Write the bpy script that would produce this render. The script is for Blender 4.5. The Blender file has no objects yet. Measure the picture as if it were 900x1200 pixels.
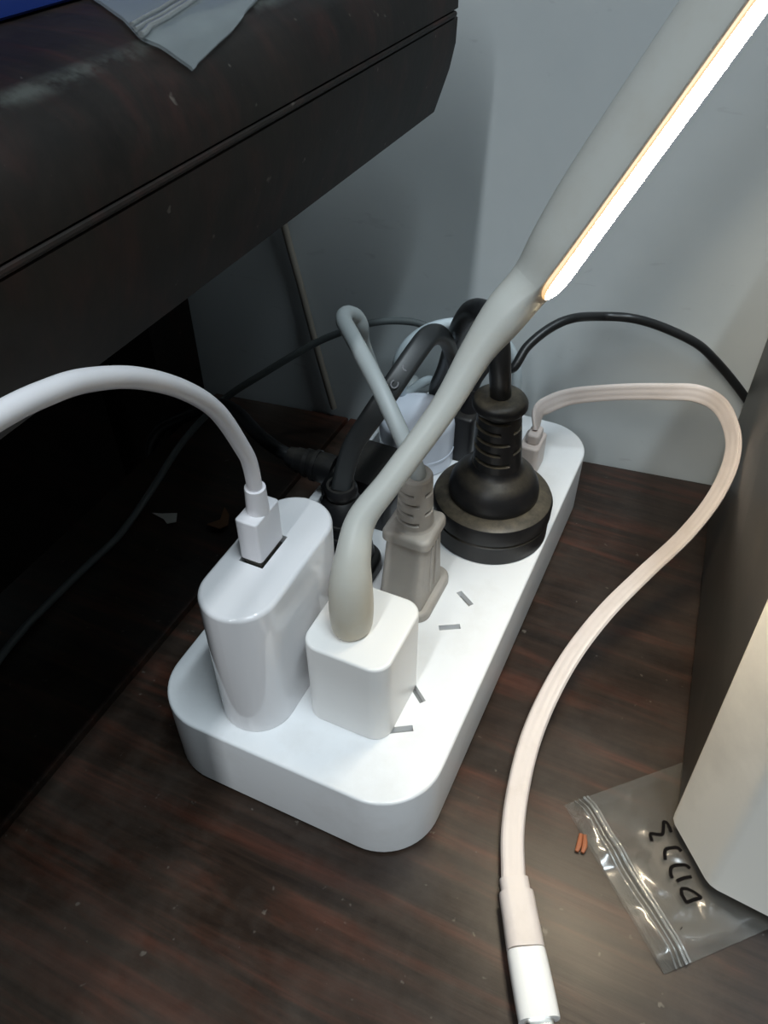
import bpy, bmesh, math, random
from mathutils import Vector, Matrix, noise

random.seed(7)
MM = 0.001
SC = bpy.context.scene
COL = SC.collection

# ------------------------------------------------------------------ camera
cam_d = bpy.data.cameras.new('camera')
cam = bpy.data.objects.new('camera', cam_d)
COL.objects.link(cam)
cam_d.sensor_fit = 'HORIZONTAL'
cam_d.sensor_width = 36.0
cam_d.lens = 950.0 / 900.0 * 36.0
cam_d.clip_start = 0.005
cam_d.clip_end = 50.0
CAM_LOC = (116.652, -89.081, 221.463)
cam.matrix_world = Matrix(((0.906501, -0.284895, 0.311594, 0.116652), (0.422196, 0.616056, -0.665001, -0.089081), (-0.002503, 0.734377, 0.678737, 0.221463), (0, 0, 0, 1)))
SC.camera = cam

# ------------------------------------------------------------------ world, lamps, exposure
w = bpy.data.worlds.new('world')
SC.world = w
w.use_nodes = True
w.node_tree.nodes['Background'].inputs[0].default_value = (0.80, 0.90, 1.0, 1)
w.node_tree.nodes['Background'].inputs[1].default_value = 0.025


def area(name, loc, aim, size, power, color):
    l = bpy.data.lights.new(name, 'AREA')
    l.shape = 'RECTANGLE'
    l.size = size[0] * MM
    l.size_y = size[1] * MM
    l.energy = power
    l.color = color
    o = bpy.data.objects.new(name, l)
    COL.objects.link(o)
    o.location = Vector(loc) * MM
    d = (Vector(aim) - Vector(loc)).normalized()
    o.rotation_euler = d.to_track_quat('-Z', 'Y').to_euler()
    return o


area('ceiling_tube', (62, -1350, 1400), (62, -1300, 0), (50, 1700), 17, (0.90, 0.96, 1.0))
area('ceiling_tube', (540, -230, 1750), (540, -220, 0), (90, 800), 19.5, (0.79, 0.92, 1.0))

SC.view_settings.view_transform = 'Standard'
SC.view_settings.look = 'None'
SC.view_settings.gamma = 1.0
SC.view_settings.use_curve_mapping = False
SC.view_settings.exposure = 0.0
LED_POWER = 96.0


# ------------------------------------------------------------------ materials
def mat(name, col, rough=0.5, metal=0.0, spec=0.5, coat=0.0, coat_rough=0.1, sub=0.0):
    m = bpy.data.materials.new(name)
    m.use_nodes = True
    b = m.node_tree.nodes['Principled BSDF']
    b.inputs['Base Color'].default_value = (*col, 1)
    b.inputs['Roughness'].default_value = rough
    b.inputs['Metallic'].default_value = metal
    b.inputs['Specular IOR Level'].default_value = spec
    b.inputs['Coat Weight'].default_value = coat
    b.inputs['Coat Roughness'].default_value = coat_rough
    if sub:
        b.inputs['Subsurface Weight'].default_value = sub
        b.inputs['Subsurface Radius'].default_value = (0.004, 0.003, 0.002)
        b.inputs['Subsurface Scale'].default_value = 1.0
    return m


def N(m, t, **kw):
    n = m.node_tree.nodes.new(t)
    for k, v in kw.items():
        setattr(n, k, v)
    return n


def L(m, a, b):
    m.node_tree.links.new(a, b)


def bsdf(m):
    return m.node_tree.nodes['Principled BSDF']


def obj_coords(m, scale=(1, 1, 1), rot=(0, 0, 0)):
    tc = N(m, 'ShaderNodeTexCoord')
    mp = N(m, 'ShaderNodeMapping')
    mp.inputs['Scale'].default_value = scale
    mp.inputs['Rotation'].default_value = rot
    L(m, tc.outputs['Object'], mp.inputs['Vector'])
    return mp.outputs['Vector']


def noise_ramp(m, vec, scale, stops, detail=6, rough=0.6, dist=0.0):
    n = N(m, 'ShaderNodeTexNoise')
    n.inputs['Scale'].default_value = scale
    n.inputs['Detail'].default_value = detail
    n.inputs['Roughness'].default_value = rough
    n.inputs['Distortion'].default_value = dist
    L(m, vec, n.inputs['Vector'])
    r = N(m, 'ShaderNodeValToRGB')
    cr = r.color_ramp
    while len(cr.elements) < len(stops):
        cr.elements.new(0.5)
    for e, (p, c) in zip(cr.elements, stops):
        e.position = p
        e.color = (*c, 1)
    L(m, n.outputs['Fac'], r.inputs['Fac'])
    return n, r


def mixc(m, fac, a, b, blend='MIX'):
    x = N(m, 'ShaderNodeMix', data_type='RGBA', blend_type=blend)
    for s, v in ((x.inputs[0], fac), (x.inputs[6], a), (x.inputs[7], b)):
        if hasattr(v, 'links'):
            L(m, v, s)
        elif isinstance(v, (int, float)):
            s.default_value = v
        else:
            s.default_value = (*v, 1)
    return x.outputs[2]


def bump(m, h, strength, dist=0.0005):
    b = N(m, 'ShaderNodeBump')
    b.inputs['Strength'].default_value = strength
    b.inputs['Distance'].default_value = dist
    L(m, h, b.inputs['Height'])
    L(m, b.outputs['Normal'], bsdf(m).inputs['Normal'])


def wood(name, dark, mid, red, rot, rough, dust=0.25):
    m = mat(name, mid, rough, spec=0.45)
    v = obj_coords(m, (11, 115, 55), (0, 0, rot))
    n, r = noise_ramp(m, v, 1.0, [(0.30, dark), (0.50, mid), (0.68, red)], 8, 0.62, 0.6)
    v2 = obj_coords(m, (30, 420, 200), (0, 0, rot))
    n2, r2 = noise_ramp(m, v2, 1.0, [(0.35, (0.55, 0.55, 0.55)), (0.65, (1.15, 1.15, 1.15))], 4, 0.6)
    c = mixc(m, 0.75, r.outputs['Color'], r2.outputs['Color'], 'MULTIPLY')
    # patchy dust and specks
    v3 = obj_coords(m, (1, 1, 1))
    n3, r3 = noise_ramp(m, v3, 22, [(0.42, (0, 0, 0)), (0.72, (dust, dust, dust))], 7, 0.7)
    c = mixc(m, r3.outputs['Color'], c, (0.115, 0.10, 0.085))
    n4, r4 = noise_ramp(m, v3, 330, [(0.72, (0, 0, 0)), (0.78, (0.5, 0.5, 0.5))], 2, 0.5)
    c = mixc(m, r4.outputs['Color'], c, (0.16, 0.14, 0.12))
    L(m, c, bsdf(m).inputs['Base Color'])
    rr = N(m, 'ShaderNodeMapRange')
    rr.inputs[3].default_value = rough - 0.06
    rr.inputs[4].default_value = rough + 0.18
    L(m, n3.outputs['Fac'], rr.inputs[0])
    L(m, rr.outputs[0], bsdf(m).inputs['Roughness'])
    bump(m, n2.outputs['Fac'], 0.12, 0.0004)
    return m


def speckled(name, col, dirt, amount, scale, rough, spec=0.5, **kw):
    m = mat(name, col, rough, spec=spec, **kw)
    v = obj_coords(m)
    a = amount
    n, r = noise_ramp(m, v, scale, [(0.48, (0, 0, 0)), (0.75, (a, a, a))], 6, 0.65)
    L(m, mixc(m, r.outputs['Color'], col, dirt), bsdf(m).inputs['Base Color'])
    return m


def dusty(name, col, dustc, amount, rough):
    m = mat(name, col, rough, spec=0.4)
    g = N(m, 'ShaderNodeNewGeometry')
    s = N(m, 'ShaderNodeSeparateXYZ')
    L(m, g.outputs['Normal'], s.inputs[0])
    mr = N(m, 'ShaderNodeMapRange')
    mr.inputs[1].default_value = 0.55
    mr.inputs[2].default_value = 1.0
    mr.inputs[4].default_value = amount
    L(m, s.outputs['Z'], mr.inputs[0])
    v = obj_coords(m)
    n, r = noise_ramp(m, v, 260, [(0.3, (0.25, 0.25, 0.25)), (0.7, (1, 1, 1))], 5, 0.7)
    mu = N(m, 'ShaderNodeMath', operation='MULTIPLY')
    L(m, mr.outputs[0], mu.inputs[0])
    L(m, r.outputs['Color'], mu.inputs[1])
    n2, r2 = noise_ramp(m, v, 90, [(0.55, (0, 0, 0)), (0.8, (0.10, 0.10, 0.10))], 5, 0.7)
    ad = N(m, 'ShaderNodeMath', operation='ADD')
    L(m, mu.outputs[0], ad.inputs[0])
    L(m, r2.outputs['Color'], ad.inputs[1])
    L(m, mixc(m, ad.outputs[0], col, dustc), bsdf(m).inputs['Base Color'])
    return m


def film(name, tint, haze, gloss):
    m = bpy.data.materials.new(name)
    m.use_nodes = True
    nt = m.node_tree
    nt.nodes.remove(bsdf(m))
    out = nt.nodes['Material Output']
    tr = N(m, 'ShaderNodeBsdfTransparent')
    tr.inputs[0].default_value = (0.93, 0.94, 0.94, 1)
    df = N(m, 'ShaderNodeBsdfDiffuse')
    df.inputs[0].default_value = (*tint, 1)
    gl = N(m, 'ShaderNodeBsdfGlossy')
    gl.inputs[0].default_value = (1, 1, 1, 1)
    gl.inputs[1].default_value = 0.16
    m1 = N(m, 'ShaderNodeMixShader')
    m1.inputs[0].default_value = haze
    L(m, tr.outputs[0], m1.inputs[1])
    L(m, df.outputs[0], m1.inputs[2])
    lw = N(m, 'ShaderNodeFresnel')
    lw.inputs[0].default_value = 1.5
    ml = N(m, 'ShaderNodeMath', operation='MULTIPLY_ADD')
    ml.inputs[1].default_value = gloss
    ml.inputs[2].default_value = 0.02
    L(m, lw.outputs[0], ml.inputs[0])
    m2 = N(m, 'ShaderNodeMixShader')
    L(m, ml.outputs[0], m2.inputs[0])
    L(m, m1.outputs[0], m2.inputs[1])
    L(m, gl.outputs[0], m2.inputs[2])
    L(m, m2.outputs[0], out.inputs[0])
    return m


def emit(name, col, power):
    m = mat(name, (0.9, 0.9, 0.9), 0.5)
    bsdf(m).inputs['Emission Color'].default_value = (*col, 1)
    bsdf(m).inputs['Emission Strength'].default_value = power
    return m


M_WHITE = speckled('white_plastic', (0.80, 0.81, 0.82), (0.55, 0.52, 0.48), 0.25, 60, 0.19, 0.5)
M_GLOSS = mat('glossy_white_plastic', (0.78, 0.77, 0.78), 0.06, spec=0.5, coat=0.3, coat_rough=0.04)
M_CUBE = mat('satin_white_plastic', (0.80, 0.79, 0.77), 0.27, spec=0.5)
M_ADAPT = mat('bluish_white_plastic', (0.74, 0.78, 0.86), 0.16)
M_CABLE_W = mat('white_cable_rubber', (0.78, 0.76, 0.78), 0.38)
M_CABLE_B = speckled('beige_white_cable', (0.64, 0.57, 0.535), (0.46, 0.39, 0.34), 0.4, 90, 0.42)
M_CABLE_L = mat('pale_blue_grey_cable', (0.50, 0.57, 0.60), 0.45)
M_LAMP = speckled('lamp_white_silicone', (0.57, 0.575, 0.535), (0.46, 0.41, 0.33), 0.3, 55, 0.42)
_z = N(M_LAMP, 'ShaderNodeSeparateXYZ')
L(M_LAMP, obj_coords(M_LAMP), _z.inputs[0])
_g = N(M_LAMP, 'ShaderNodeMapRange')
_g.inputs[1].default_value = 0.030
_g.inputs[2].default_value = 0.008
_g.inputs[4].default_value = 0.8
L(M_LAMP, _z.outputs['Z'], _g.inputs[0])
_n, _r = noise_ramp(M_LAMP, obj_coords(M_LAMP), 75, [(0.3, (0.5, 0.5, 0.5)), (0.7, (1, 1, 1))], 4, 0.6)
_m = N(M_LAMP, 'ShaderNodeMath', operation='MULTIPLY')
L(M_LAMP, _g.outputs[0], _m.inputs[0])
L(M_LAMP, _r.outputs['Color'], _m.inputs[1])
_o = bsdf(M_LAMP).inputs['Base Color'].links[0].from_socket
L(M_LAMP, mixc(M_LAMP, _m.outputs[0], _o, (0.50, 0.42, 0.29)), bsdf(M_LAMP).inputs['Base Color'])
M_GREY = speckled('grey_plug_plastic', (0.39, 0.36, 0.325), (0.26, 0.22, 0.18), 0.5, 80, 0.5)
M_GREYC = mat('grey_cable_rubber', (0.37, 0.40, 0.40), 0.45)
M_BLACK = dusty('dusty_black_rubber', (0.010, 0.010, 0.011), (0.15, 0.125, 0.085), 0.75, 0.42)
M_BLACK2 = dusty('black_plug_plastic', (0.010, 0.010, 0.011), (0.11, 0.095, 0.07), 0.22, 0.4)
M_BLACKC = mat('black_cable_rubber', (0.012, 0.013, 0.014), 0.38)
M_RIBBON = mat('black_flat_cable', (0.022, 0.024, 0.025), 0.42)
M_CORD = mat('dark_grey_cord', (0.105, 0.12, 0.12), 0.5)
M_HOLE = mat('dark_port', (0.03, 0.028, 0.026), 0.5)
M_SHUT = mat('grey_shutter', (0.30, 0.29, 0.27), 0.5)
M_METAL = mat('plug_metal', (0.75, 0.72, 0.66), 0.25, metal=1.0)
M_LED = emit('led_light', (1.0, 0.84, 0.60), LED_POWER)
M_LEDFRINGE = emit('led_fringe_glow', (1.0, 0.55, 0.18), 0.9)  # warm fringe of light beside the LED, put in as a dim orange emission
M_TABLE = wood('table_wood', (0.011, 0.007, 0.005), (0.029, 0.0175, 0.012), (0.068, 0.025, 0.0155), 0.05, 0.31, 0.30)
bsdf(M_TABLE).inputs['Specular IOR Level'].default_value = 0.35
M_DESK = wood('desk_wood', (0.004, 0.003, 0.0022), (0.009, 0.0055, 0.004), (0.024, 0.008, 0.006), math.pi / 2, 0.46, 0.10)
bsdf(M_DESK).inputs['Specular IOR Level'].default_value = 0.25
_c = N(M_DESK, 'ShaderNodeTexCoord')
_s = N(M_DESK, 'ShaderNodeSeparateXYZ')
L(M_DESK, _c.outputs['Object'], _s.inputs[0])
_d = N(M_DESK, 'ShaderNodeMath', operation='SUBTRACT')
_d.inputs[1].default_value = 0.2178
L(M_DESK, _s.outputs['X'], _d.inputs[0])
_a = N(M_DESK, 'ShaderNodeMath', operation='ABSOLUTE')
L(M_DESK, _d.outputs[0], _a.inputs[0])
_mr = N(M_DESK, 'ShaderNodeMapRange')
_mr.inputs[1].default_value = 0.0026
_mr.inputs[2].default_value = 0.0004
L(M_DESK, _a.outputs[0], _mr.inputs[0])
_zt = N(M_DESK, 'ShaderNodeMath', operation='GREATER_THAN')
_zt.inputs[1].default_value = 0.80
L(M_DESK, _s.outputs['Z'], _zt.inputs[0])
_m1 = N(M_DESK, 'ShaderNodeMath', operation='MULTIPLY')
L(M_DESK, _mr.outputs[0], _m1.inputs[0])
L(M_DESK, _zt.outputs[0], _m1.inputs[1])
_nn, _rr = noise_ramp(M_DESK, _c.outputs['Object'], 120, [(0.42, (0, 0, 0)), (0.62, (0.6, 0.6, 0.6))], 4, 0.7)
_m2 = N(M_DESK, 'ShaderNodeMath', operation='MULTIPLY')
L(M_DESK, _m1.outputs[0], _m2.inputs[0])
L(M_DESK, _rr.outputs['Color'], _m2.inputs[1])
_old = bsdf(M_DESK).inputs['Base Color'].links[0].from_socket
L(M_DESK, mixc(M_DESK, _m2.outputs[0], _old, (0.085, 0.095, 0.085)), bsdf(M_DESK).inputs['Base Color'])
M_FILM = film('clear_bag_film', (0.66, 0.62, 0.55), 0.05, 0.6)
M_FILM2 = film('milky_bag_film', (0.55, 0.61, 0.63), 0.16, 0.5)
M_ZIP = film('zip_ridge_film', (0.80, 0.80, 0.77), 0.16, 1.4)
M_INK = mat('black_marker_ink', (0.006, 0.005, 0.005), 0.9, spec=0.05)
M_BLUE = mat('blue_plastic', (0.010, 0.042, 0.26), 0.45)
M_SPKD = speckled('speaker_dark_body', (0.030, 0.027, 0.023), (0.06, 0.052, 0.042), 0.6, 60, 0.38)
M_SPKS = speckled('speaker_silver_front', (0.82, 0.79, 0.72), (0.52, 0.50, 0.46), 0.5, 26, 0.38)
M_RUB = mat('black_foot', (0.012, 0.012, 0.012), 0.6)
M_PAPER = mat('scrap_paper', (0.55, 0.54, 0.50), 0.7)
M_SPLINT = mat('orange_splinter', (0.28, 0.085, 0.03), 0.6)
M_LEAF = mat('brown_flake', (0.16, 0.075, 0.03), 0.7)
M_PCORD = mat('beige_cord', (0.30, 0.27, 0.225), 0.6)
M_PRINT = mat('grey_print', (0.16, 0.16, 0.17), 0.6)
M_FLOOR = mat('floor_tile', (0.10, 0.095, 0.09), 0.5)

# painted wall: uneven blue grey paint with scuffs
M_WALL = mat('wall_paint', (0.50, 0.53, 0.57), 0.55, spec=0.3)
_v = obj_coords(M_WALL)
_n, _r = noise_ramp(M_WALL, _v, 9, [(0.3, (0.515, 0.56, 0.575)), (0.7, (0.605, 0.64, 0.64))], 6, 0.6)
_v2 = obj_coords(M_WALL, (60, 60, 190), (0, 0.25, 0))
_n2, _r2 = noise_ramp(M_WALL, _v2, 1.0, [(0.66, (0, 0, 0)), (0.76, (0.35, 0.35, 0.35))], 3, 0.55, 0.8)
L(M_WALL, mixc(M_WALL, _r2.outputs['Color'], _r.outputs['Color'], (0.33, 0.34, 0.36)), bsdf(M_WALL).inputs['Base Color'])
bump(M_WALL, _n.outputs['Fac'], 0.25, 0.002)


# ------------------------------------------------------------------ mesh helpers (all input in mm, world space)
class MB:
    def __init__(self):
        self.v = []
        self.f = []

    def loft(self, rings, cap0=True, cap1=True, closed=False):
        n = len(rings[0])
        b = len(self.v)
        for r in rings:
            self.v.extend([Vector(p) for p in r])
        k = len(rings)
        for i in range(k if closed else k - 1):
            a0 = b + i * n
            a1 = b + ((i + 1) % k) * n
            for j in range(n):
                j2 = (j + 1) % n
                self.f.append((a0 + j, a0 + j2, a1 + j2, a1 + j))
        if not closed:
            if cap0:
                self.f.append(tuple(b + j for j in reversed(range(n))))
            if cap1:
                self.f.append(tuple(b + (k - 1) * n + j for j in range(n)))
        return self

    def grid(self, rows):
        n = len(rows[0])
        b = len(self.v)
        for r in rows:
            self.v.extend([Vector(p) for p in r])
        for i in range(len(rows) - 1):
            for j in range(n - 1):
                self.f.append((b + i * n + j, b + i * n + j + 1, b + (i + 1) * n + j + 1, b + (i + 1) * n + j))
        return self

    def build(self, name, m, root=None, angle=35, base=None):
        me = bpy.data.meshes.new(name)
        org = Vector(root['_o']) if root is not None else Vector(base if base else (0, 0, 0))
        me.from_pydata([(p - org) * MM for p in self.v], [], self.f)
        bm = bmesh.new()
        bm.from_mesh(me)
        bmesh.ops.recalc_face_normals(bm, faces=bm.faces)
        bm.to_mesh(me)
        bm.free()
        me.materials.append(m)
        me.shade_smooth()
        me.set_sharp_from_angle(angle=math.radians(angle))
        o = bpy.data.objects.new(name, me)
        COL.objects.link(o)
        if root is not None:
            o.parent = root if '_e' in root else root
            o['_o'] = root['_o']
        else:
            o.location = org * MM
            o['_o'] = tuple(org)
        return o


def thing(name, label, cat, loc, group=None):
    o = bpy.data.objects.new(name, None)
    o.empty_display_size = 0.01
    COL.objects.link(o)
    o.location = Vector(loc) * MM
    o['_o'] = tuple(float(c) for c in loc)
    tag(o, label, cat, group)
    return o


def tag(o, label, cat, group=None):
    o['label'] = label
    o['category'] = cat
    if group:
        o['group'] = group
    return o


def struct(o):
    o['kind'] = 'structure'
    return o


def rrect(cx, cy, z, w, d, r, seg=8, ang=0.0):
    pts = []
    r = min(r, w / 2 - 1e-3, d / 2 - 1e-3)
    ca, sa = math.cos(ang), math.sin(ang)
    for k, (sx, sy) in enumerate(((1, 1), (-1, 1), (-1, -1), (1, -1))):
        ox, oy = sx * (w / 2 - r), sy * (d / 2 - r)
        for i in range(seg + 1):
            a = math.pi / 2 * (k + i / seg)
            x, y = ox + r * math.cos(a), oy + r * math.sin(a)
            pts.append((cx + x * ca - y * sa, cy + x * sa + y * ca, z))
    return pts


def slab(mb, cx, cy, w, d, r, z0, z1, bev=1.0, bot=0.4, seg=8, ang=0.0, taper=0.0, bs=4):
    """rounded block with bevelled top edge; taper shrinks the top"""
    rings = [rrect(cx, cy, z0, w - 2 * bot, d - 2 * bot, r - bot, seg, ang)]
    rings.append(rrect(cx, cy, z0 + bot, w, d, r, seg, ang))
    for i in range(bs + 1):
        a = math.pi / 2 * i / bs
        ins = bev * (1 - math.cos(a)) + taper
        rings.append(rrect(cx, cy, z1 - bev + bev * math.sin(a), w - 2 * ins, d - 2 * ins, max(r - ins, 0.2), seg, ang))
    mb.loft(rings)
    return mb


def box(mb, x0, x1, y0, y1, z0, z1):
    b = len(mb.v)
    mb.v += [Vector(p) for p in ((x0, y0, z0), (x1, y0, z0), (x1, y1, z0), (x0, y1, z0),
                                 (x0, y0, z1), (x1, y0, z1), (x1, y1, z1), (x0, y1, z1))]
    mb.f += [tuple(b + i for i in q) for q in ((3, 2, 1, 0), (4, 5, 6, 7), (0, 1, 5, 4), (1, 2, 6, 5), (2, 3, 7, 6), (3, 0, 4, 7))]
    return mb


def lathe(mb, cx, cy, prof, n=48, rfun=None, tilt=None):
    rings = []
    for r, z in prof:
        ring = []
        for i in range(n):
            a = 2 * math.pi * i / n
            rr = r * (rfun(a, z) if rfun else 1)
            x, y = cx, cy
            if tilt:
                x += tilt[0] * (z - tilt[2])
                y += tilt[1] * (z - tilt[2])
            ring.append((x + rr * math.cos(a), y + rr * math.sin(a), z))
        rings.append(ring)
    return mb.loft(rings)


def spline(pts, n=10):
    """Catmull-Rom through tuples of any length"""
    P = [tuple(map(float, p)) for p in pts]
    P = [tuple(2 * a - b for a, b in zip(P[0], P[1]))] + P + [tuple(2 * a - b for a, b in zip(P[-1], P[-2]))]
    out = []
    for i in range(1, len(P) - 2):
        p0, p1, p2, p3 = P[i - 1:i + 3]
        for k in range(n):
            t = k / n
            out.append(tuple(0.5 * (2 * b + (c - a) * t + (2 * a - 5 * b + 4 * c - d) * t * t + (3 * b - a - 3 * c + d) * t ** 3)
                             for a, b, c, d in zip(p0, p1, p2, p3)))
    out.append(P[-2])
    return out


def sweep(mb, pts, section, n=10, up=(0, 0, 1), caps=True):
    """pts: (x,y,z[,s[,ux,uy,uz]]).  section(s) -> list of (side, up) offsets.  up: default reference for the second axis."""
    S = spline(pts, n)
    rings = []
    prev = None
    for i, p in enumerate(S):
        a = Vector(S[max(i - 1, 0)][:3])
        b = Vector(S[min(i + 1, len(S) - 1)][:3])
        t = (b - a).normalized()
        if len(p) >= 7:
            u = Vector(p[4:7])
        elif prev is None:
            u = Vector(up)
        else:
            u = prev
        u = (u - t * u.dot(t))
        if u.length < 1e-6:
            u = t.orthogonal()
        u.normalize()
        prev = u
        s = t.cross(u)
        c = Vector(p[:3])
        rings.append([c + s * q[0] + u * q[1] for q in section(p[3] if len(p) > 3 else 1.0)])
    return mb.loft(rings, caps, caps)


def circ(r, n=16):
    return lambda s: [(r * s * math.cos(2 * math.pi * i / n), r * s * math.sin(2 * math.pi * i / n)) for i in range(n)]


def flat(w, h, seg=4):
    def f(s):
        return [(p[0] * s, p[1] * s) for p in rrect(0, 0, 0, w, h, min(w, h) * 0.42, seg)]
    return f


def ridged(w, h):
    """flat cable section with two shallow grooves along its broad faces"""
    def f(s):
        out = []
        n = 14
        for side in (1, -1):
            for i in range(n + 1):
                x = side * (w / 2) * (1 - 2 * i / n)
                e = abs(x) / (w / 2)
                y = h / 2 * math.sqrt(max(0, 1 - e ** 6)) * (1 - 0.09 * (abs(abs(x) - w / 6) < w / 13))
                if e > 0.999 and i == n:
                    continue
                out.append((x * s, side * y * s))
        return out
    return f


def cut(o, cutter_mb):
    c = cutter_mb.build('cutter', M_HOLE, None)
    bpy.context.view_layer.update()
    md = o.modifiers.new('b', 'BOOLEAN')
    md.operation = 'DIFFERENCE'
    md.solver = 'EXACT'
    md.object = c
    dg = bpy.context.evaluated_depsgraph_get()
    me = bpy.data.meshes.new_from_object(o.evaluated_get(dg))
    o.modifiers.remove(md)
    o.data = me
    cm = c.data
    bpy.data.objects.remove(c)
    bpy.data.meshes.remove(cm)
    me.shade_smooth()
    me.set_sharp_from_angle(angle=math.radians(30))


# ------------------------------------------------------------------ setting
WX = Vector((0.9912, 0.1325, 0)).normalized()      # along the wall
WP = Vector((78.7, 195.4, 0.0))


def wall_y(x):
    return WP.y + (x - WP.x) * WX.y / WX.x


mb = MB()
a, b_ = -900, 900
ring0 = [(a, wall_y(a), -620), (b_, wall_y(b_), -620), (b_, wall_y(b_) + 60, -620), (a, wall_y(a) + 60, -620)]
mb.loft([ring0, [(p[0], p[1], 900) for p in ring0]])
struct(mb.build('wall_back', M_WALL))
mb = MB()
box(mb, -900, 900, -1000, 330, -640, -620)
struct(mb.build('floor', M_FLOOR))

# ------------------------------------------------------------------ low table (two boards, legs)
tab = thing('side_table', 'dark reddish brown varnished wooden table carrying the white power strip', 'table', (100, 0, -620))


def board(x0, x1, name='board'):
    m_ = MB()
    y0 = -230
    e = 1.2
    def ring(ins, z):
        return [(x0 + ins, y0 + ins, z), (x1 - ins, y0 + ins, z), (x1 - ins, wall_y(x1) - 1.5 - ins, z), (x0 + ins, wall_y(x0) - 1.5 - ins, z)]
    m_.loft([ring(e, -24), ring(0, -23), ring(0, -e), ring(e * 0.4, -e * 0.25), ring(e, 0)])
    return m_.build(name, M_TABLE, tab)


board(-94, -27.5)
board(-26.5, 460)
for lx in (-70, 430):
    for ly in (-200, 150):
        m_ = MB()
        slab(m_, lx, ly, 36, 36, 4, -620, -24.2, 1)
        m_.build('leg', M_TABLE, tab)

# ------------------------------------------------------------------ desk with moulded edge, upper left
PROF = [(21.8, 145.7), (23.8, 151.6), (25.8, 157.6), (27.2, 164.2), (27.4, 170.4), (26.2, 171.0), (26.2, 171.9), (27.4, 172.6), (27.3, 176), (26.2, 179.8),
        (23.6, 183.6), (20, 186.4), (16.5, 187.8), (10, 188.9), (0, 189.4), (-120, 190)]
desk = thing('desk', 'dark wooden desk with rounded moulded edge hanging over the power strip', 'desk', (-200, 0, -620))


def desk_end(off, ins=0.0):
    return [(x - (ins if x > -500 else 0), wall_y(x) + off, z) for x, z in prof]


m_ = MB()
prof = [(-520, 145.7)] + PROF + [(-520, 190)]


def desk_ring(y, ins=0.0):
    return [(x - (ins if x > -500 else 0), y, z) for x, z in prof]


m_.loft([desk_ring(-420, 1), desk_ring(-419), desk_end(-38.6), desk_end(-37.8, 0.8)])
m_.build('desk_top', M_DESK, desk, 25)
m_ = MB()
sweep(m_, [(27.0, -418, 171.45), (27.0, -100, 171.45), (27.0, 148.5, 171.45)], circ(0.75, 10), n=2)
m_.build('edge_bead', M_DESK, desk)
for y0, y1 in ((138, 166), (-400, -372)):
    m_ = MB()
    box(m_, -124, -96.5, y0, y1, -620, 145.6)
    m_.build('leg', M_DESK, desk)
m_ = MB()
box(m_, -300, -124.2, 130, 138, -300, 145.6)
m_.build('back_panel', M_DESK, desk)
m_ = MB()
box(m_, -500, -470, -400, 70, -620, 145.6)
m_.build('side_panel', M_DESK, desk)

# ------------------------------------------------------------------ power strip
SW, SL, ST = 83.5, 177.0, 28.0
strip = thing('power_strip', 'large white rounded power strip lying on the dark table, full of plugs', 'power strip', (SW / 2, SL / 2, 0))
m_ = MB()
slab(m_, SW / 2, SL / 2, SW, SL, 17, 0.8, ST, 0.9, 0.5, 14)
body = m_.build('body', M_WHITE, strip)
SLOTS = [(67.9, 74.8, -0.58), (67.8, 62.0, 0.53), (68.3, 35.9, -0.67), (68.9, 23.3, 0.55), (57.4, 68.4, 0), (57.6, 29.5, 0)]
cm = MB()
org = Vector(strip['_o'])


def slot_box(mb, cx, cy, l, w, ang, z0, z1):
    u = Vector((math.cos(ang), math.sin(ang), 0)) * l / 2
    v = Vector((-math.sin(ang), math.cos(ang), 0)) * w / 2
    c = Vector((cx, cy, 0))
    mb.loft([[c + u + v + Vector((0, 0, z)), c - u + v + Vector((0, 0, z)), c - u - v + Vector((0, 0, z)), c + u - v + Vector((0, 0, z))] for z in (z0, z1)])


for sx, sy, an in SLOTS:
    slot_box(cm, sx, sy, 6.6, 1.9, an, 24.0, 30)
slot_box(cm, 66.9, 146, 5.6, 12.4, 0.0, 22, 30)
slot_box(cm, 41.8, 144, 5.6, 12.4, 0.0, 22, 30)
cut(body, cm)
for sx, sy, an in SLOTS:
    m_ = MB()
    slot_box(m_, sx, sy, 6.5, 1.8, an, 24.02, 25.4)
    m_.build('shutter', M_SHUT, strip)
for fx in (14, SW - 14):
    for fy in (16, SL - 16):
        m_ = MB()
        slab(m_, fx, fy, 10, 10, 4.9, 0.0, 0.9, 0.2, 0.1)
        m_.build('foot', M_RUB, strip)

# ------------------------------------------------------------------ tall glossy charger
TC = (29.2, 28.2)
TH = 75.0
tch = thing('usb_charger', 'tall glossy white oval charger on the near left corner of the power strip', 'charger', (TC[0], TC[1], 28))
m_ = MB()
slab(m_, TC[0], TC[1], 20.6, 46.5, 10.25, 28.0, TH, 1.3, 0.3, 14)
tb = m_.build('body', M_GLOSS, tch)
cm = MB()
slot_box(cm, 27.4, 29.2, 6.9, 12.4, 0, 71.5, 80)
cut(tb, cm)
m_ = MB()
box(m_, 24.0, 30.8, 23.1, 35.3, 71.55, 72.4)
m_.build('usb_port', M_HOLE, tb)

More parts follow.
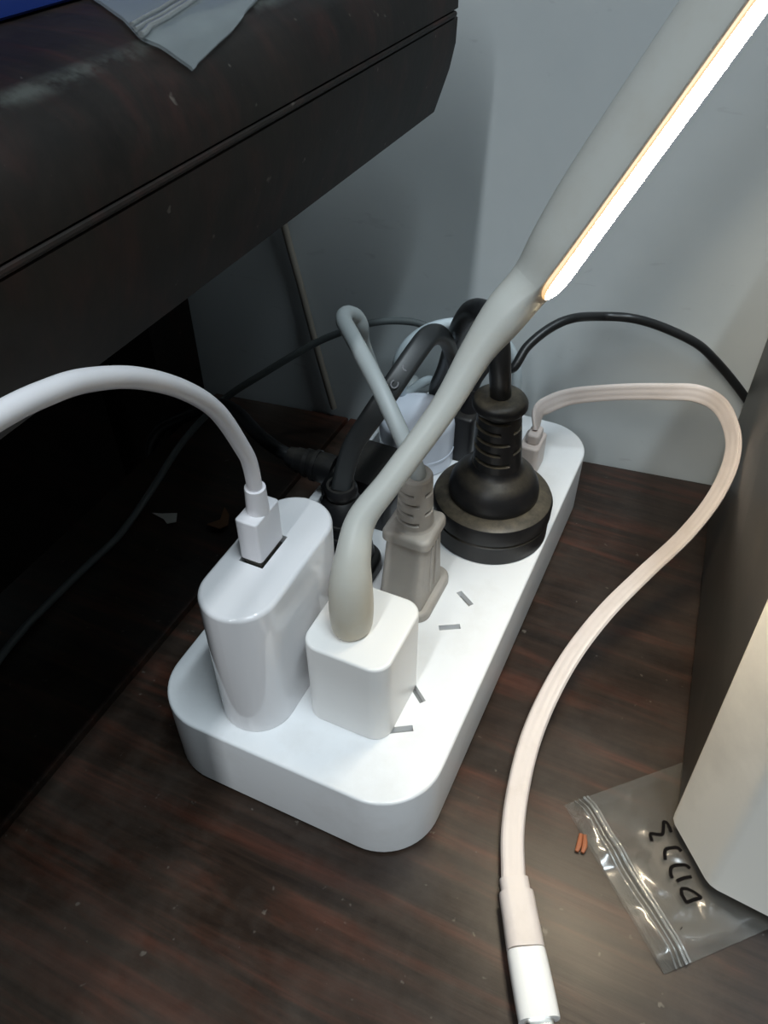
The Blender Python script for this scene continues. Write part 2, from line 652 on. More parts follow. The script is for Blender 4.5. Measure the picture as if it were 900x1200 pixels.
# white usb cable plugged into it
wc = thing('usb_cable', 'thick white cable arching left from the tall oval charger', 'cable', (27.4, 29.2, TH))
m_ = MB()
slab(m_, 27.2, 29.1, 6.2, 11.0, 0.9, 75.6, 88.6, 0.5, 0.3, 4)
part_plug_housing = m_.build('plug_housing', M_CABLE_W, wc)
m_ = MB()
box(m_, 25.0, 29.6, 24.4, 33.8, 72.5, 75.7)
m_.build('plug_shell', M_METAL, part_plug_housing)
P = [(27.6, 29.0, 88.4), (27.9, 28.7, 95.9), (28.3, 27.6, 103.9), (28.7, 25.4, 110.1), (30.0, 17.3, 125.9), (31.5, 7.0, 138.0), (33.0, -5.1, 148.2), (34.2, -16.5, 154.9), (35.0, -25.0, 158.0), (35.5, -32.7, 159.7), (36.0, -42.4, 160.8)]
m_ = MB()
sweep(m_, P[1:], circ(1.85, 18), up=(0, 1, 0))
m_.build('cable', M_CABLE_W, wc)
m_ = MB()
b0, b1 = Vector(P[0]), Vector(P[1])
sweep(m_, [tuple(b0) + (1.12,), tuple(b0.lerp(b1, 0.5)) + (1.06,), tuple(b0.lerp(b1, 1.05)) + (1.0,)], circ(2.55, 18), n=4, up=(0, 1, 0))
m_.build('strain_relief', M_CABLE_W, wc)

# ------------------------------------------------------------------ cube charger with LED stick lamp
CC = (54.9, 29.6)
CH = 59.0
cub = thing('usb_charger', 'small white cube charger at the front of the power strip holding the lamp', 'charger', (CC[0], CC[1], 28))
m_ = MB()
slab(m_, CC[0], CC[1], 24.0, 25.4, 5.0, 28.0, CH, 0.9, 0.3, 10)
m_.build('body', M_CUBE, cub)

lamp = thing('led_lamp', 'lit white stick lamp on a bent flexible neck rising from the cube charger', 'lamp', (53.4, 26.4, CH))
NL = 36


def dsec(w, h, hb, c):
    """D section: x across the flat, y towards the lit face"""
    out = []
    for i in range(NL):
        a = 2 * math.pi * i / NL
        y = -h * math.sin(a) if math.sin(a) > 0 else -hb * math.sin(a)
        out.append((w * math.cos(a), y + c))
    return out


def dloft(mb, pts, n=8):
    """pts: x,y,z, w,h,hb,c, then facing normal"""
    S = spline(pts, n)
    rings = []
    for i, p in enumerate(S):
        t = (Vector(S[min(i + 1, len(S) - 1)][:3]) - Vector(S[max(i - 1, 0)][:3])).normalized()
        u = Vector(p[7:10])
        u = (u - t * u.dot(t)).normalized()
        s = t.cross(u)
        c = Vector(p[:3])
        rings.append([c + s * q[0] + u * q[1] for q in dsec(*p[3:7])])
    mb.loft(rings)
    return S


NLF = (0.88, -0.27, -0.41)
NG = (0.75, -0.65, 0.0)
HS = Vector((77.0, 76.4, 136.6))
HE = Vector((103.1, 87.0, 191.0))
HD = (HE - HS).normalized()
HE2 = HS + HD * 138
RUN = [(53.5, 26.4, 59.0, 3.4, 3.0, 3.0, 0, *NG), (53.5, 26.4, 59.7, 4.7, 4.1, 4.1, 0, *NG), (53.4, 26.6, 62, 5.4, 4.8, 4.8, 0, *NG), (53.0, 27.4, 68, 5.7, 5.2, 5.2, 0, *NG),
       (52.4, 28.8, 75, 5.3, 4.9, 4.9, 0, *NG), (51.9, 31.6, 81.3, 4.4, 4.2, 4.2, 0, *NG), (51.7, 37.0, 88.3) + (3.7, 3.6, 3.6, 0, 0.8, -0.55, -0.1), (56.4, 44.4, 97.1) + (3.2, 3.2, 3.2, 0, *NLF),
       (63.5, 56.7, 111.0) + (3.3, 3.3, 3.3, 0, *NLF), (68.0, 65.1, 122.3) + (3.9, 4.3, 3.6, 0.0, *NLF), (72.2, 70.9, 129.7) + (5.2, 6.2, 4.0, 0.4, *NLF),
       tuple(HS) + (6.7, 8.8, 1.2, 2.4, *NLF), tuple(HS + HD * 10) + (7.0, 10.6, 0.8, 2.9, *NLF), tuple(HS + HD * 25) + (7.0, 11.6, 0.8, 3.0, *NLF), tuple(HS + HD * 60) + (7.0, 11.7, 0.8, 3.0, *NLF), tuple(HS + HD * 134) + (7.0, 11.7, 0.8, 3.0, *NLF),
       tuple(HS + HD * 137) + (6.6, 10.5, 0.8, 3.0, *NLF), tuple(HE2) + (4.5, 7, 0.6, 2.6, *NLF)]
tmp = MB()
dloft(tmp, RUN, 8)
RR = [tmp.v[k:k + NL] for k in range(0, len(tmp.v), NL)]
for part, k0, k1 in (('plug_grip', 0, 5 * 8), ('neck', 5 * 8, 11 * 8), ('light_head', 11 * 8, len(RR) - 1)):
    m_ = MB()
    m_.loft([list(r) for r in RR[k0:k1 + 1]])
    lp_part = m_.build(part, M_LAMP, lamp, 60)
head = lp_part
U_ = Vector(NLF)
U_ = (U_ - HD * U_.dot(HD)).normalized()
S_ = HD.cross(U_)


def led_block(hw, s0, s1, h0, h1, name, m):
    mbk = MB()
    rings = []
    for hgt, ins in ((h0, 0), (h1, 0), (h1 + 0.25, 0.4)):
        ring = []
        hh = hw - ins
        for k in range(24):
            aa = 2 * math.pi * (k + 0.5) / 24
            sx = math.cos(aa)
            off = (s1 - hh if sx > 0 else s0 + hh) + hh * sx
            ring.append(HS + HD * off + S_ * (hh * math.sin(aa)) + U_ * hgt)
        rings.append(ring)
    mbk.loft(rings)
    return mbk.build(name, m, head)


led_block(6.1, -1.5, 131, 3.2, 3.95, 'warm_fringe_glow', M_LEDFRINGE)  # added thin shape that glows orange as the fringe of light around the strip
led_block(5.4, -0.8, 130, 3.3, 4.25, 'light_strip', M_LED)

# ------------------------------------------------------------------ grey plug
GP = (51.6, 71.0)
gp = thing('power_plug', 'grey plug with ribbed neck standing between cube charger and round black plug', 'plug', (GP[0], GP[1], 28))
m_ = MB()
slab(m_, 52.0, 70.5, 17.5, 23.5, 4.5, 28.0, 31.4, 1.2, 0.2)
m_.build('base_flange', M_GREY, gp)
m_ = MB()
m_.loft([rrect(51.4, 69.4, 31.4, 14.2, 18.4, 2.0), rrect(51.4, 70.2, 42, 13.4, 15.8, 1.8), rrect(51.5, 70.9, 54.2, 12.6, 13.8, 1.6)])
part_body = m_.build('body', M_GREY, gp)
for dy in (-1.6, 2.0):
    m_ = MB()
    sweep(m_, [(58.35, 69.6 + dy, 34), (57.85, 71.0 + dy, 52)], flat(1.0, 1.1), n=4, up=(1, 0, 0))
    m_.build('grip_ridge', M_GREY, part_body)
m_ = MB()
slab(m_, 51.5, 71.0, 15.2, 15.6, 2.4, 54.2, 58.2, 1.4, 0.6)
m_.build('collar', M_GREY, gp)


def groove(a, z, z0, pitch, front, width=0.9, depth=0.16, span=1.05):
    """alternating cut grooves of a strain relief"""
    k = round((z - z0) / pitch)
    if abs(z - (z0 + k * pitch)) > width / 2:
        return 1.0
    c = front + (0 if k % 2 == 0 else math.pi * 0.62)
    d = abs((a - c + math.pi) % (2 * math.pi) - math.pi)
    d2 = abs((a - c - math.pi * 1.24 + math.pi) % (2 * math.pi) - math.pi) if k % 2 else 9
    return 1.0 - depth if min(d, d2) < span * 0.75 else 1.0


m_ = MB()
prof = [(6.3, 58.0), (5.7, 58.6)] + [(5.5 - 0.75 * (i / 60), 59 + 17.0 * i / 60) for i in range(61)] + [(4.3, 76.7), (3.2, 77.0)]
lathe(m_, 51.6, 71.0, prof, 40, lambda a, z: groove(a, z, 61.5, 3.4, -1.75, 1.15, 0.22) if 59.5 < z < 74.5 else 1.0)
m_.build('strain_relief', M_GREY, gp, 28)
m_ = MB()
sweep(m_, [(51.6, 71.0, 75.5), (52.0, 69.9, 79.0), (44.8, 73.2, 89.0), (34.8, 80.4, 97.0), (22.9, 90.4, 102.0), (17.4, 95.9, 103.0), (15.4, 101.4, 102.0), (16.1, 105.9, 99.0), (17.0, 107.4, 95.0), (15.7, 110.4, 88.0), (16.5, 115.2, 76.0), (16.4, 123.2, 62.0), (16.5, 130.9, 48.0), (13, 152, 36), (8, 170, 33), (5, 180.5, 26), (5, 181, 4)], circ(2.45, 14), up=(1, 0, 0))
m_.build('cable', M_GREYC, gp)

# ------------------------------------------------------------------ round black plug
RP = (63.5, 110.0)
rp = thing('power_plug', 'large round dusty black plug with ribbed neck on the right of the strip', 'plug', (RP[0], RP[1], 28))
m_ = MB()
lathe(m_, *RP, [(18.8, 28.0), (19.5, 28.4), (19.5, 35.2), (18.9, 35.6), (18.9, 36.4), (19.9, 36.8), (20.0, 41.2), (19.4, 42.6), (18.2, 43.3), (14.0, 44.0)], 64)
m_.build('base_disc', M_BLACK, rp, 30)
m_ = MB()
lathe(m_, *RP, [(14.5, 43.7), (14.9, 44.3), (14.9, 46.0), (14.4, 48.4), (13.2, 50.8), (11.4, 52.8), (9.6, 54.1), (8.5, 55.2), (7.9, 56.6)], 56)
m_.build('dome', M_BLACK, rp, 50)
TILT = (-0.06, 0.02, 59.0)
m_ = MB()
prof = [(8.0, 56.4)] + [(7.9 - 1.1 * (i / 72), 56.6 + 20.6 * i / 72) for i in range(73)]
lathe(m_, *RP, prof, 44, lambda a, z: groove(a, z, 60.0, 3.8, -1.6, 1.2, 0.16) if 58.5 < z < 75.5 else 1.0, tilt=TILT)
m_.build('strain_relief', M_BLACK, rp, 28)
m_ = MB()
lathe(m_, *RP, [(6.5, 76.4), (7.9, 76.8), (8.6, 77.8), (8.6, 79.0), (7.9, 80.2), (6.4, 80.9), (3.6, 81.1)], 40, tilt=TILT)
m_.build('neck_ring', M_BLACK, rp, 40)
m_ = MB()
TOP = (RP[0] - 0.06 * 22, RP[1] + 0.4, 81.5)
sweep(m_, [TOP, (62.0, 106.9, 93.0), (60.7, 107.1, 101.0), (58.0, 107.4, 107.0), (54.1, 109.4, 108.0), (48.2, 117.6, 102.0), (42.3, 127.2, 91.0), (36.0, 138.8, 76.0), (30.8, 146.9, 60.0), (26.6, 151.2, 48.0), (26.5, 154.5, 37), (25, 164, 32.5), (23, 174, 31.8), (22, 182.2, 24), (22, 182.2, 5)], circ(3.3, 18), up=(1, 0, 0))
m_.build('cable', M_BLACKC, rp)

# ------------------------------------------------------------------ black plug, left row, flat cable
lp = thing('power_plug', 'black plug with flat black cord between tall oval charger and black block adapter', 'plug', (29.5, 72, 28))
m_ = MB()
slab(m_, 29.5, 70.5, 18.5, 21.0, 7.5, 28.0, 33.5, 1.8, 0.3)
m_.build('base_flange', M_BLACK2, lp)
m_ = MB()
m_.loft([rrect(28.5, 71.0, 33.3, 15.5, 17, 5), rrect(27.5, 71.8, 42, 14.2, 15.5, 5), rrect(26.6, 72.6, 52, 13.0, 13.5, 5), rrect(26.2, 73.2, 55.5, 11.5, 11.5, 5), rrect(26.1, 73.4, 57, 9.4, 9.4, 4.6)])
part_body = m_.build('body', M_BLACK2, lp, 40)
for zz in (46, 50.5):
    m_ = MB()
    sweep(m_, [(24.0, 64.9 + (zz - 46) * 0.2, zz), (27.0, 64.4 + (zz - 46) * 0.2, zz), (30.5, 64.9 + (zz - 46) * 0.2, zz)], flat(0.9, 1.4), n=4)
    m_.build('grip_ridge', M_BLACK2, part_body)
RC = Vector((26.0, 73.6, 59.0))
m_ = MB()
lathe(m_, RC.x, RC.y, [(4.2, 56.9), (4.9, 57.4), (5.2, 58.6), (5.1, 60.2), (4.4, 61.2), (3.6, 61.2), (3.4, 60.2), (3.4, 59.6)], 32)
m_.build('neck_ring', M_BLACK2, lp, 50)
m_ = MB()
FL = [tuple(RC) + (0.95, 0.3, -0.9, 0.2), (25.9, 77.3, 65.0) + (0.95, 0.3, -0.9, 0.2), (27.2, 80.9, 72.0) + (0.95, 0.35, -0.85, 0.4), (31.6, 84.9, 81.0) + (1, 0.4, -0.7, 0.6), (35.4, 91.6, 89.0) + (1, 0.45, -0.6, 0.7), (37.7, 101.7, 94.5) + (1, 0.45, -0.4, 0.8),
      (38.7, 109.4, 96.0) + (1, 0.5, 0.0, 0.87), (40.0, 116.2, 93.0) + (1, 0.8, 0.3, 0.5), (40.5, 122.1, 86.0) + (1, 0.95, 0.3, 0.1), (40.9, 126.4, 76.0) + (1, 0.95, 0.3, 0), (38.9, 130.3, 63.0) + (1, 0.95, 0.3, 0), (36.3, 135.3, 50.0) + (1, 0.95, 0.3, 0), (31, 160, 38), (31, 171, 35), (31, 182, 28), (31, 183, 6)]
sweep(m_, FL, flat(6.6, 3.6), n=8)
ribbon = m_.build('cable', M_RIBBON, lp)
for pa, pb in (((36.3, 94.5, 91.0), (36.9, 98.0, 92.6)), ((35.2, 89.6, 88.4), (35.8, 91.9, 89.8))):
    pa, pb = Vector(pa), Vector(pb)
    nrm = Vector((0.45, -0.6, 0.65))
    tt = (pb - pa).normalized()
    nrm = (nrm - tt * nrm.dot(tt)).normalized()
    ss = tt.cross(nrm)
    c0 = pa.lerp(pb, 0.5) + nrm * 1.85
    m_ = MB()
    sweep(m_, [tuple(c0 + tt * 1.2 * math.cos(a_) + ss * 1.0 * math.sin(a_)) + (1.0, *nrm) for a_ in [0.5 + k * 0.55 for k in range(10)]], flat(0.42, 0.1, 2), n=3)
    m_.build('printed_mark', M_PRINT, ribbon)

# ------------------------------------------------------------------ black block adapter with side cable
ba = thing('power_adapter', 'black block adapter with a side lead, farther left behind the flat-cord black plug', 'adapter', (20, 104, 28))
m_ = MB()
m_.loft([rrect(20.5, 104.2, 28.0, 26.0, 25.5, 2.5), rrect(20.5, 104.2, 29, 26.6, 26.0, 3), rrect(20.2, 104.2, 38.5, 26.4, 26.0, 3), rrect(19.2, 104.6, 44.3, 18.0, 23.5, 3), rrect(19.0, 104.6, 45.2, 16.0, 22.0, 2.5)])
m_.build('body', M_BLACK2, ba, 30)
m_ = MB()
sweep(m_, [(7.2, 103, 37.5, 1.15), (2, 102.6, 38, 1.1), (-4, 102.2, 38.5, 0.95), (-10.5, 102, 39, 0.72)], circ(5.0, 20), n=6)
part_strain_relief = m_.build('strain_relief', M_BLACK2, ba)
for k, bx in enumerate((0.5, -3.2, -6.8)):
    m_ = MB()
    rr = (5.9, 5.3, 4.7)[k]
    sweep(m_, [(bx - 0.7, 102.3, 38.3), (bx + 0.7, 102.4, 38.2)], circ(rr, 20), n=2)
    m_.build('rib', M_BLACK2, part_strain_relief)
m_ = MB()
sweep(m_, [(-9, 102, 39), (-16, 103, 40), (-28, 109, 39), (-45, 120, 37), (-60, 128, 30), (-78, 130, 18), (-94, 127, 6), (-100, 125, -12), (-101, 124, -60)], circ(2.6, 14))
m_.build('cable', M_BLACKC, ba)

# ------------------------------------------------------------------ white round adapter at the back
AC = (25.5, 134.5)
ad = thing('wall_adapter', 'round glossy bluish white adapter at the far left end of the strip', 'adapter', (AC[0], AC[1], 28))
m_ = MB()
lathe(m_, *AC, [(13.2, 28.0), (13.9, 28.6), (14.0, 45.0), (13.6, 46.8), (12.6, 48.0), (10.8, 48.7), (6, 49.0), (0.4, 49.05)], 56)
part_body = m_.build('body', M_ADAPT, ad, 45)
m_ = MB()
lathe(m_, *AC, [(14.12, 33.6), (14.16, 33.8), (14.16, 34.4), (14.12, 34.6)], 56)
m_.build('seam_ring', M_ADAPT, part_body, 45)

# ------------------------------------------------------------------ small black usb plug + thin black cable to the right
sp = thing('usb_cable', 'thin black cable curving over the back to the right behind the speaker', 'cable', (43, 144, 28))
m_ = MB()
slab(m_, 41.8, 144.0, 8.2, 13.0, 1.6, 28.4, 48.0, 1.6, 0.4, 5)
part_plug_housing = m_.build('plug_housing', M_BLACK2, sp)
m_ = MB()
box(m_, 39.7, 43.9, 138.6, 149.4, 22.6, 28.6)
m_.build('plug_shell', M_METAL, part_plug_housing)
m_ = MB()
sweep(m_, [(41.8, 144, 47.5, 1.15), (41.9, 144.5, 51, 1.0), (42.4, 145.5, 56, 0.8)], circ(3.0, 16), n=4, up=(0, 1, 0))
m_.build('strain_relief', M_BLACK2, sp)
m_ = MB()
sweep(m_, [(42.0, 145, 53), (43.6, 147.5, 60), (47.5, 152, 65.5), (55.5, 145.8, 68.0), (58.3, 152.1, 74.0), (63.4, 160.6, 78.0), (69.2, 168.5, 79.0), (76.7, 181.0, 75.1), (86.7, 184.4, 75.0), (97.2, 188.8, 71.8), (110.0, 192.6, 66.3), (118.2, 195.7, 59.4), (127.7, 197.5, 50.5), (137.6, 198.8, 40.2)], circ(1.65, 12), up=(0, 1, 0))
m_.build('cable', M_BLACKC, sp)

# ------------------------------------------------------------------ thin dark cord going left
lc = MB()
sweep(lc, [(34, 168, 40), (30, 170, 52), (19.5, 174.8, 57.0), (14.5, 172.6, 60.0), (5.8, 171.7, 61.0), (-5.6, 168.4, 60.0), (-16.0, 162.8, 57.0), (-28.5, 156.8, 51.0), (-44.8, 142.4, 41.0), (-59.6, 131.3, 30.0), (-69.2, 114.5, 18.0), (-71.7, 91.7, 7.0), (-71.1, 70.6, 2.6), (-72.4, 52.0, 1.6), (-72.7, 34.0, 1.5), (-72.3, 18.8, 1.5), (-69.7, 2.2, 1.5), (-63.7, -21.5, 1.5)], circ(1.45, 12), up=(0, 1, 0))
tag(lc.build('thin_cable', M_CORD, None, 60, (-20, 160, 50)), 'thin dark grey cord sweeping from behind the plugs down to the left table edge', 'cable')

# ------------------------------------------------------------------ pale cable loop behind the black cords
pl = MB()
sweep(pl, [(13.2, 181, 4), (13, 180.5, 30), (15.4, 145.6, 46.0), (16.6, 140.3, 56.0), (16.5, 136.6, 65.0), (19.0, 139.5, 72.0), (23.1, 146.5, 75.0), (28.4, 153.5, 75.0), (35.2, 158.6, 74.0), (42.3, 163.6, 70.0), (48.3, 166.2, 63.0), (51.4, 167.9, 54.0), (52.5, 167.1, 46.0), (51.6, 167.4, 38.0), (49.6, 167.2, 31.0)], circ(1.9, 14), up=(0, 1, 0))
tag(pl.build('looped_cable', M_CABLE_L, None, 60, (40, 170, 50)), 'pale blue grey cable looping behind the black cords at the far end', 'cable')

# ------------------------------------------------------------------ flat beige usb cable, right
fc = thing('usb_cable', 'flat beige white cable looping right from the strip to its front connector', 'cable', (66.9, 146, 28))
m_ = MB()
slab(m_, 66.6, 146.0, 7.4, 12.6, 1.8, 28.4, 41.0, 1.0, 0.4, 5)
part_plug_housing = m_.build('plug_housing', M_CABLE_B, fc)
m_ = MB()
box(m_, 64.6, 69.2, 140.4, 151.6, 22.6, 28.6)
m_.build('plug_shell', M_METAL, part_plug_housing)
m_ = MB()
slab(m_, 66.9, 146.0, 4.6, 7.5, 1.4, 41.0, 45.0, 0.9, 0.3, 5)
m_.build('strain_relief', M_CABLE_B, fc)
FP = [(66.9, 146.5, 44.5, 0.75, 1, 0, 0.1), (65.8, 150.8, 49.5) + (0.92, 0.8, -0.3, 0.5), (68.8, 154.9, 51.5) + (1, 0.5, -0.7, 0.5), (74.4, 159.8, 53.0) + (1, 0.25, -0.9, 0.25), (83.3, 163.0, 55.0) + (1, 0.1, -0.98, 0.15), (94.4, 166.1, 57.0) + (1, 0.05, -0.98, 0.15), (105.6, 168.0, 59.0) + (1, 0.05, -0.98, 0.2),
      (115.2, 169.8, 60.0) + (1, -0.1, -0.95, 0.25), (122.8, 167.0, 60.0) + (1, -0.45, -0.85, 0.3), (128.0, 161.6, 58.0) + (1, -0.80, -0.5, 0.4), (131.7, 154.6, 54.0) + (1, -0.85, -0.15, 0.65), (132.4, 145.8, 49.0) + (1, -0.6, 0.1, 0.9), (130.2, 135.7, 42.0) + (1, -0.35, 0.25, 1), (125.0, 124.6, 34.0) + (1, -0.25, 0.2, 1),
      (116.9, 111.3, 26.0) + (1, -0.25, 0.1, 1), (109.1, 97.2, 18.0) + (1, -0.2, 0, 1), (103.6, 81.4, 12.0) + (1, -0.15, 0, 1), (100.8, 65.3, 8.0) + (1, -0.1, 0, 1), (100.1, 49.7, 5.6) + (1, 0, 0, 1), (101.5, 34.4, 4.6) + (1, 0, 0, 1), (104.3, 20.4, 4.4) + (1, 0, 0, 1), (108.9, 7.2, 4.4) + (1, 0, 0, 1)]
sweep(m_ := MB(), FP, ridged(6.4, 2.1), n=8)
m_.build('cable', M_CABLE_B, fc)


def along(p, q, pts):
    """points (distance, scale) on the line p-q"""
    p, q = Vector(p), Vector(q)
    d = (q - p).normalized()
    return [tuple(p + d * s) + (k, 0, 0, 1) for s, k in pts]


Q0 = Vector((108.6, 8.2, 4.6))
Q1 = Vector((116.8, -7.2, 4.6))
Q2 = Vector((124.4, -20.7, 4.6))
sweep(m_ := MB(), [tuple(Q0) + (1, 0, 0, 1), tuple(Q0.lerp(Q1, 0.12)) + (1, 0, 0, 1), tuple(Q0.lerp(Q1, 0.24)) + (1, 0, 0, 1)], flat(7.6, 4.4, 6), n=3)
m_.build('strain_relief', M_CABLE_B, fc)
ln = (Q1 - Q0).length
sweep(m_ := MB(), along(Q0, Q1, [(ln * 0.20, 0.93), (ln * 0.24, 1.0), (ln * 0.6, 1.02), (ln * 0.96, 1.05), (ln * 0.985, 1.02)]), flat(9.0, 5.6, 6), n=3)
m_.build('connector_housing', M_CABLE_B, fc)
ua = thing('usb_adapter', 'short bright white adapter pushed onto the flat cable end, bottom of the table', 'adapter', tuple(Q1.lerp(Q2, 0.5)))
l2 = (Q2 - Q1).length
sweep(m_ := MB(), along(Q1, Q2, [(0.25, 0.95), (0.9, 1.0), (l2 * 0.5, 1.03), (l2 * 0.96, 1.03), (l2, 1.0)]), flat(9.6, 6.2, 6), n=3)
m_.build('body', M_CUBE, ua)
sweep(m_ := MB(), along(Q1, Q2, [(l2 - 0.5, 1), (l2 + 3, 1), (l2 + 6.5, 1)]), flat(7.0, 2.6, 6), n=3)
m_.build('metal_tip', M_METAL, ua)

# ------------------------------------------------------------------ speaker, right
sk = thing('speaker', 'boxy speaker with dark side and dirty silver front at the right edge', 'speaker', (190, 110, 0))
ZB, ZT = 4.0, 128.0
m_ = MB()
side = [(144.6, 44.5), (132.3, 187.5), (262, 204), (262, 42)]
LEAN = 0.165
m_.loft([[(p[0], p[1] + (LEAN * (z - ZB) if p[1] < 60 else 0), z) for p in side] for z in (ZB + 1, ZT)])
m_.build('cabinet', M_SPKD, sk, 30)
m_ = MB()
front = [(143.8, 44.3), (143.7, 42.6), (144.4, 41.0), (154.4, 29.2), (155.8, 28.1), (157.6, 27.5), (171, 26.2), (200, 25.8), (240, 27), (266, 30), (266, 44.3)]
def fr(z, ins):
    c = Vector((205, 40))
    return [(p[0] + (1 if p[0] < 205 else -1) * ins * 0.7, p[1] + (ins if p[1] < 44 else 0) + LEAN * (z - ZB), z) for p in front]
m_.loft([fr(ZB, 0.9), fr(ZB + 0.9, 0), fr(ZT, 0), fr(ZT + 1, 1)])
m_.build('front_panel', M_SPKS, sk, 24)
for fx, fy in ((160, 52), (246, 52), (150, 170), (246, 180)):
    m_ = MB()
    slab(m_, fx, fy, 16, 16, 7.5, 0.9 if fy < 100 else 0.0, ZB + 1.2, 0.3, 0.2)
    m_.build('foot', M_RUB, sk)

# ------------------------------------------------------------------ zip bag on the table, partly under the speaker
zb = thing('zip_bag', 'small clear zip bag with black handwriting under the speaker corner', 'bag', (145, 30, 0))
B0, B1 = Vector((115.0, 36.4, 0.0)), Vector((149.7, 3.5, -0.0))
B2 = Vector((141.9, 63.0, 0.0))
e1 = (B1 - B0)
e2 = (B2 - B0)
e2 = e2 * (62.0 / e2.length)


def bag_h(u, v, k=1.0):
    near = min(1.0, max(0.0, (0.62 - v) / 0.2))
    edge = min(1, u * 14, (1 - u) * 14)
    h = 0.5 + near * edge * (0.9 + 1.5 * noise.noise((u * 3.1, v * 5.0, 1.3)) ** 2 + 1.1 * max(0, noise.noise((u * 7.0 + 2, v * 9.0, 4.1))))
    h += near * edge * 1.6 * math.exp(-((v - 0.06) / 0.05) ** 2) * (0.55 + 0.45 * math.sin(u * 9.0))
    return h * k


def bag_p(u, v, lift=0.0, k=1.0):
    p = B0 + e1 * u + e2 * v
    return Vector((p.x, p.y, bag_h(u, v, k) + lift))


NU, NV = 60, 50
m_ = MB()
m_.grid([[bag_p(i / NU, j / NV, 0.0) for j in range(NV + 1)] for i in range(NU + 1)])
part_top_film = m_.build('top_film', M_FILM, zb, 80)
m_ = MB()
m_.grid([[Vector((*(B0 + e1 * (i / 20) + e2 * (j / 20)).xy, 0.15)) for j in range(21)] for i in range(21)])
m_.build('bottom_film', M_FILM, zb, 80)
for vv, rr in ((0.105, 0.45), (0.122, 0.32), (0.078, 0.22), (0.056, 0.20)):
    m_ = MB()
    sweep(m_, [tuple(bag_p(i / 30, vv, 0.12)) for i in range(31)], circ(rr, 8), n=3)
    m_.build('zip_ridge', M_ZIP, part_top_film, 60)
# handwriting, stroke by stroke
INK = [[(139.96, 35.37), (139.14, 37.32), (140.82, 37.91), (142.17, 38.73), (142.05, 40.96), (141.88, 42.57), (143.1, 42.3), (144.31, 40.35)],
       [(144.33, 31.8), (143.75, 33.61), (144.05, 34.85), (145.57, 35.88), (146.71, 36.35), (147.75, 35.73)],
       [(146.94, 27.55), (146.3, 28.81), (146.16, 30.29), (147.19, 31.54), (149.5, 32.61), (150.85, 32.27)],
       [(148.12, 27.23), (149.62, 28.8), (151.58, 30.18)],
       [(149.61, 25.77), (149.95, 24.44), (150.81, 23.34), (151.6, 22.84), (153.07, 24.27), (154.63, 25.43), (153.89, 25.98), (152.5, 26.38), (150.86, 26.35), (149.61, 25.77)],
       [(151.22, 15.46), (151.45, 15.38)]]
for st in INK:
    pts = []
    for x, y in st:
        q = Vector((x, y, 0)) - B0
        # solve u, v
        det = e1.x * e2.y - e1.y * e2.x
        u = (q.x * e2.y - q.y * e2.x) / det
        v = (e1.x * q.y - e1.y * q.x) / det
        pts.append((x, y, bag_h(u, v) + 0.3))
    m_ = MB()
    sweep(m_, pts, flat(0.9, 0.14, 2), n=4)
    m_.build('handwriting', M_INK, part_top_film, 60)

# ------------------------------------------------------------------ zip bag draped over the desk edge
PA = [(x, z) for x, z in PROF[7:]]
ARC = [0.0]
for (x0, z0), (x1, z1) in zip(PA[:-1], PA[1:]):
    ARC.append(ARC[-1] + math.hypot(x1 - x0, z1 - z0))


def on_edge(s, y, lift):
    s = max(0.0, min(s, ARC[-1] - 0.01))
    for k in range(len(ARC) - 1):
        if ARC[k] <= s <= ARC[k + 1]:
            t = (s - ARC[k]) / (ARC[k + 1] - ARC[k])
            (x0, z0), (x1, z1) = PA[k], PA[k + 1]
            nx, nz = (z1 - z0), -(x1 - x0)
            ll = math.hypot(nx, nz)
            return Vector((x0 + (x1 - x0) * t + nx / ll * lift, y, z0 + (z1 - z0) * t + nz / ll * lift))


def edge_s(p):
    best = (1e9, 0)
    for k in range(len(ARC) - 1):
        a_, b2 = Vector(PA[k]), Vector(PA[k + 1])
        t = max(0, min(1, (Vector((p[0], p[2])) - a_).dot(b2 - a_) / (b2 - a_).length_squared))
        d = ((a_ + (b2 - a_) * t) - Vector((p[0], p[2]))).length
        best = min(best, (d, ARC[k] + t * (ARC[k + 1] - ARC[k])))
    return best[1]


TT, TA, TB, TE, TM = [Vector((edge_s(p), p[1])) for p in ((23.8, 32.8, 183.3), (-5.6, 45.2, 189.4), (17.3, 66.3, 187.5), (17.0, 29.8, 187.6), (21.3, 49.7, 185.4))]
ub = thing('zip_bag', 'milky plastic zip bag hanging over the rounded desk edge at the top', 'bag', (17.2, 37.9, 187.5))
FE, FA = (TE - TT), (TA - TE)
FM, FB = (TM - TT), (TB - TM)
fz0 = 0.34


def ub_p(u, v, lift):
    q = TT + (FE * (u / fz0) if u < fz0 else FE + FA * ((u - fz0) / 0.36)) + (FM * (v / 0.4) if v < 0.4 else FM + FB * ((v - 0.4) / 0.36))
    return on_edge(q.x, q.y, lift + 0.25 * (1 + noise.noise((u * 4, v * 6, 2.0))) + 0.5 * max(0, noise.noise((u * 2.5, v * 3, 7.7))))


m_ = MB()
m_.grid([[ub_p(i / 40, j / 40, 1.0) for j in range(41)] for i in range(41)])
part_top_film = m_.build('top_film', M_FILM2, ub, 80)
m_ = MB()
m_.grid([[ub_p(i / 40, j / 40, 0.4) for j in range(41)] for i in range(41)])
m_.build('bottom_film', M_FILM2, ub, 80)
for du in (0.0, 0.022, 0.05):
    m_ = MB()
    sweep(m_, [tuple(ub_p(fz0 + du, j / 24, 1.3)) for j in range(25)], circ(0.4 if du else 0.55, 8), n=2)
    m_.build('zip_ridge', M_ZIP, part_top_film, 60)

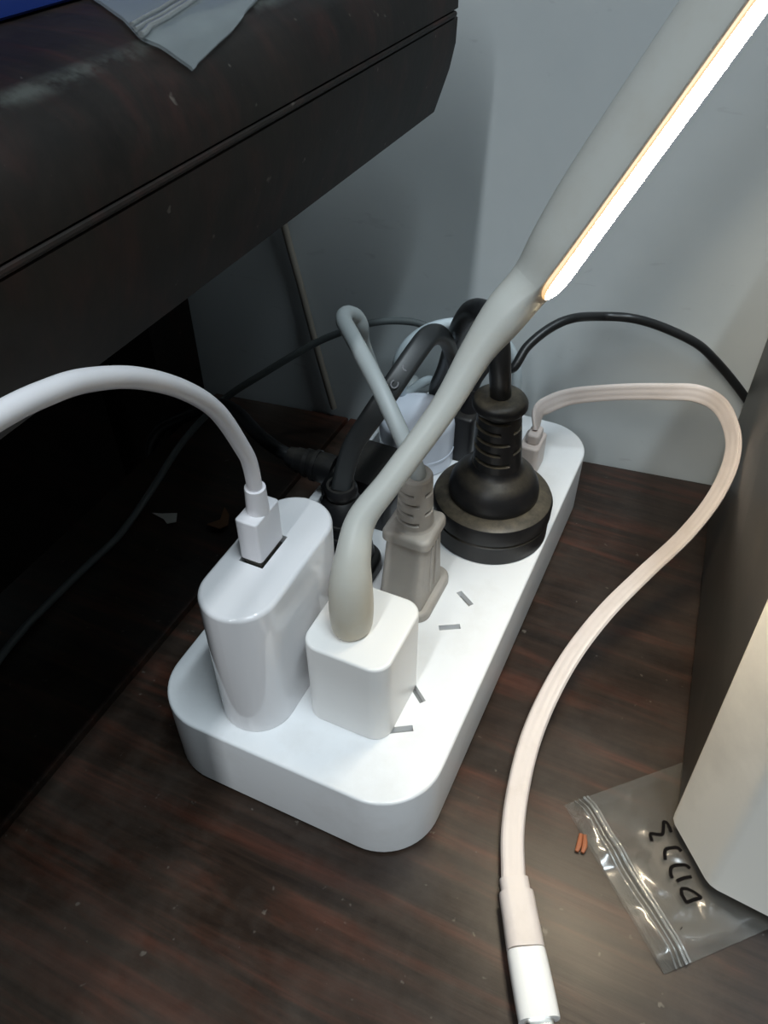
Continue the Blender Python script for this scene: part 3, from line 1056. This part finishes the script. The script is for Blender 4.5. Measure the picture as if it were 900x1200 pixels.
# ------------------------------------------------------------------ blue box on the desk
bx = thing('storage_box', 'blue plastic box at the top left corner on the desk', 'box', (-60, 70, 190))
m_ = MB()
slab(m_, -47, 70, 80, 160, 5, 189.8, 214, 2, 0.5)
m_.build('tub', M_BLUE, bx)
m_ = MB()
slab(m_, -47, 70, 83, 163, 6, 214, 221, 2, 0.5)
m_.build('lid', M_BLUE, bx)

# ------------------------------------------------------------------ cord on the wall under the desk
wc2 = MB()
sweep(wc2, [(-61.7, 173.2, 161.3), (-58.1, 173.7, 140.8), (-54.3, 174.6, 115.0), (-49.8, 175.7, 85.4), (-45.4, 176.3, 63.0), (-39.7, 176.8, 33.8), (-33.6, 177.7, 4.4)], circ(1.5, 12), n=8, up=(0, 1, 0))
tag(wc2.build('thin_cable', M_PCORD, None, 60, (-45, 176, 60)), 'thin beige cord running down the wall under the desk', 'cord')

# ------------------------------------------------------------------ scraps on the table
def scrap(name, outline, thick, m, label, cat, curl=0.0):
    b = MB()
    c = sum((Vector(p) for p in outline), Vector()) / len(outline)
    lo = [Vector((p[0], p[1], 0.05 + curl * ((Vector(p) - c).length / 3) ** 2)) for p in outline]
    b.loft([lo, [p + Vector((0, 0, thick)) for p in lo]])
    return tag(b.build(name, m, None, 30, tuple(c)), label, cat)


scrap('paper_scrap', [(-68.4, 87.1, 0.0), (-65.2, 89.1, 0.0), (-59.6, 91.7, 0.0), (-56.7, 87.1, 0.0), (-59.8, 85.1, 0.0), (-62.8, 87.0, 0.0)], 0.3, M_PAPER, 'tiny torn white paper scrap on the dark table under the desk', 'scrap', 0.25)
scrap('brown_flake', [(-44.0, 89.7, 0.0), (-42.1, 96.0, 0.0), (-43.0, 101.1, 0.0), (-39.8, 99.2, 0.0), (-36.9, 94.1, 0.0), (-38.3, 90.2, 0.0)], 0.4, M_LEAF, 'curled brown flake on the table left of the power strip', 'scrap', 0.5)
spl = thing('wood_splinter', 'small orange splinter beside the edge of the clear zip bag', 'splinter', (122.0, 27.2, 0.0))
for off in (0.0, 1.5):
    m_ = MB()
    q0, q1 = Vector((121.8, 24.4, 0.0)), Vector((121.6, 29.7, 0.0))
    d_ = Vector((off, off * 0.2, 0))
    sweep(m_, [tuple(q0 + d_ + Vector((0, 0, 0.75))) + (0.7,), tuple(q0.lerp(q1, 0.4) + d_ + Vector((0.2, 0, 0.8))) + (1,), tuple(q1 + d_ * 0.7 + Vector((0, 0, 0.8))) + (0.75,)], flat(1.5, 1.2, 2), n=5)
    m_.build('fibre', M_SPLINT, spl)

for o in bpy.data.objects:
    for k in ('_o', '_e'):
        if k in o:
            del o[k]
